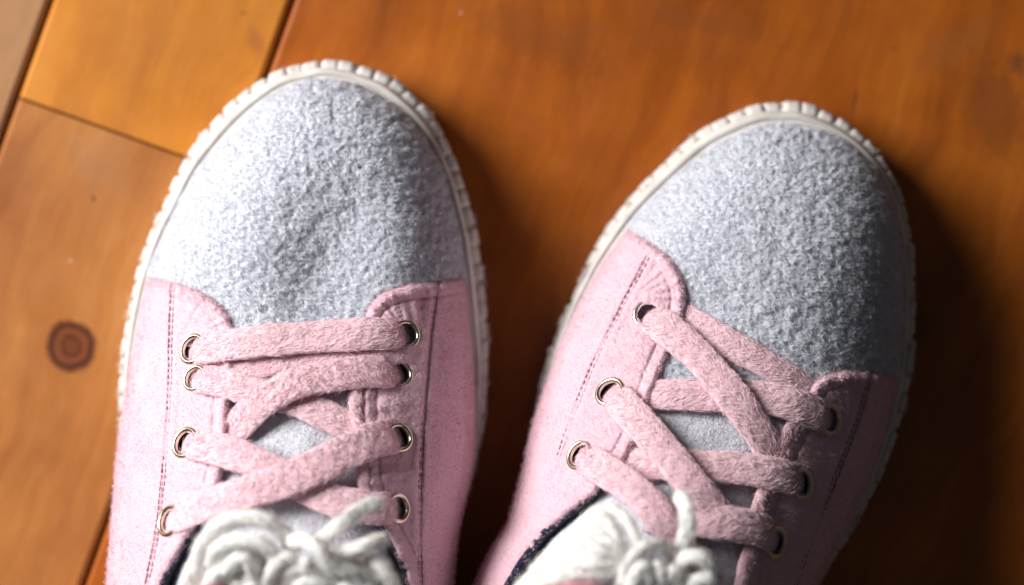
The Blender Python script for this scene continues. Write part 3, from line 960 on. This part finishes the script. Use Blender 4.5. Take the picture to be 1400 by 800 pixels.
# ---- the yarn bunches lying on the tongues
YL = [([(268, 790, 90), (276, 745, 95), (300, 712, 98), (335, 702, 99), (368, 708, 99), (392, 728, 97), (400, 750, 92)], 2.3, .8, 0),
      ([(285, 772, 93), (300, 742, 98), (335, 733, 100), (368, 744, 100), (378, 768, 97), (360, 790, 94)], 2.1, .9, 0),
      ([(392, 736, 96), (415, 733, 101), (436, 746, 103), (455, 768, 102), (485, 781, 100), (505, 800, 97), (510, 830, 92)], 2.3, .9, 0),
      ([(430, 748, 92), (448, 726, 96), (470, 708, 96), (494, 690, 93), (522, 678, 90)], 2.2, .35, 0),
      ([(455, 758, 95), (480, 748, 99), (505, 738, 99), (532, 731, 95)], 2.1, .85, 0),
      ([(495, 752, 94), (515, 764, 97), (533, 785, 97), (544, 815, 94), (540, 850, 90)], 2.0, .9, 0),
      ([(380, 790, 94), (396, 774, 98), (420, 770, 99), (442, 782, 98), (455, 805, 95)], 2.2, .9, 0),
      ([(412, 758, 100), (418, 765, 101), (422, 776, 97)], 1.7, 1, 0),
      ([(300, 800, 92), (312, 770, 97), (330, 756, 99), (345, 770, 98), (348, 800, 94), (345, 840, 90)], 2.2, .9, 0),
      ([(258, 800, 88), (268, 770, 92), (288, 758, 94), (310, 775, 95), (322, 810, 92)], 2.4, .8, 0),
      ([(360, 800, 95), (375, 770, 99), (392, 756, 100), (405, 765, 99)], 1.9, .9, 0),
      ([(400, 800, 96), (420, 790, 99), (450, 794, 98), (475, 815, 94)], 2.0, .9, 0),
      ([(262, 818, 93), (285, 806, 96), (312, 806, 96), (340, 820, 94)], 1.9, .9, 1),
      ([(385, 826, 97), (420, 811, 98), (455, 820, 96)], 1.9, .9, 1),
      ([(460, 830, 95), (470, 800, 98), (500, 800, 99), (520, 830, 95)], 2.1, .9, 0),
      ([(340, 870, 90), (360, 830, 96), (400, 830, 98), (440, 850, 95)], 2.2, .9, 0),
      ([(330, 790, 94), (352, 778, 96), (370, 795, 95), (385, 830, 92)], 2.2, .9, 0)]
def filler(cx, cy, rx, ry, count, z0, rmm, seed):
    q = random.Random(seed); res = []
    for i in range(count):
        a = q.uniform(0, 6.28); f = math.sqrt(q.random())
        x, y = cx + rx * f * math.cos(a), cy + ry * f * math.sin(a)
        d = q.uniform(0, 6.28); ln = q.uniform(16, 34); bend = q.uniform(-1, 1)
        pts = []
        for k in range(5):
            t = k / 4 - .5
            pts.append((x + ln * 2 * t * math.cos(d) - bend * ln * (1 - 4 * t * t) * math.sin(d) * .8,
                        y + ln * 2 * t * math.sin(d) + bend * ln * (1 - 4 * t * t) * math.cos(d) * .8,
                        z0 + 6 * (1 - 4 * t * t) + q.uniform(-1, 1)))
        res.append((pts, rmm * q.uniform(.8, 1.15), q.uniform(.7, .95), 0))
    return res


YL += filler(345, 782, 75, 38, 16, 90, 1.9, 3) + filler(470, 800, 55, 35, 9, 90, 1.9, 5)
cords('yarn_bunch', YL, 'tangle of thick off-white yarn loops on the tongue of the shoe beside the knot', 'yarn bunches on the shoes', dy=6)

YR = []
rr = random.Random(4)
K = (872, 778)
ends = [(702, 806), (714, 793), (724, 781), (735, 770), (746, 759), (757, 749), (768, 738), (779, 727), (789, 716), (800, 703), (812, 694), (690, 822), (705, 815), (728, 795), (742, 782), (760, 766), (776, 750), (792, 734)]
for i, e in enumerate(ends):
    mx, my = (e[0] * .5 + K[0] * .5 + rr.uniform(-4, 4), e[1] * .5 + K[1] * .5 - 10 + rr.uniform(-4, 4))
    z0 = 84 + rr.uniform(-1, 1) + (2 if i > 11 else 0)
    YR.append(([(e[0], e[1], z0), ((e[0] + mx) / 2, (e[1] + my) / 2 - 4, z0 + 7), (mx, my, z0 + 11), (K[0] - 15 + rr.uniform(-5, 5), K[1] - 6 + rr.uniform(-8, 8), 96), (K[0] + 5, K[1] + 4, 93)], 1.75 + rr.uniform(-.2, .3), .8, 0))
YR += [([(826, 690, 88), (846, 702, 91), (862, 722, 94), (872, 745, 95), (876, 765, 93)], 1.8, .7, 0),
       ([(925, 672, 90), (936, 690, 95), (940, 715, 97), (935, 742, 97), (926, 766, 93)], 2.3, .4, 0),
       ([(850, 800, 96), (858, 770, 100), (880, 748, 101), (905, 745, 99), (915, 760, 95)], 1.5, .9, 0),
       ([(858, 830, 95), (866, 795, 100), (880, 775, 101), (888, 800, 99), (885, 835, 94)], 2.2, .9, 0),
       ([(890, 790, 97), (897, 772, 100), (905, 790, 100), (904, 825, 95)], 1.6, .9, 0),
       ([(910, 825, 95), (915, 790, 99), (922, 780, 100), (928, 800, 98)], 1.8, .9, 0),
       ([(925, 775, 95), (940, 762, 100), (960, 764, 101), (972, 780, 99), (960, 796, 98), (936, 792, 98)], 2.1, .9, 0),
       ([(935, 812, 96), (950, 795, 99), (972, 792, 98), (982, 812, 95), (980, 845, 90)], 1.9, .9, 0),
       ([(735, 826, 96), (765, 810, 100), (800, 807, 101), (835, 819, 98)], 2.0, .9, 1),
       ([(750, 838, 94), (785, 822, 99), (820, 828, 97)], 2.0, .9, 1),
       ([(860, 870, 92), (890, 830, 97), (930, 830, 97), (950, 860, 92)], 2.2, .9, 0)]
YR += filler(905, 805, 55, 30, 12, 92, 1.6, 8)
cords('yarn_bunch', YR, 'fan of off-white yarn strands with a knot on the tongue of the outturned shoe', 'yarn bunches on the shoes')

for o in bpy.data.objects:
    if '_o' in o:
        del o['_o']
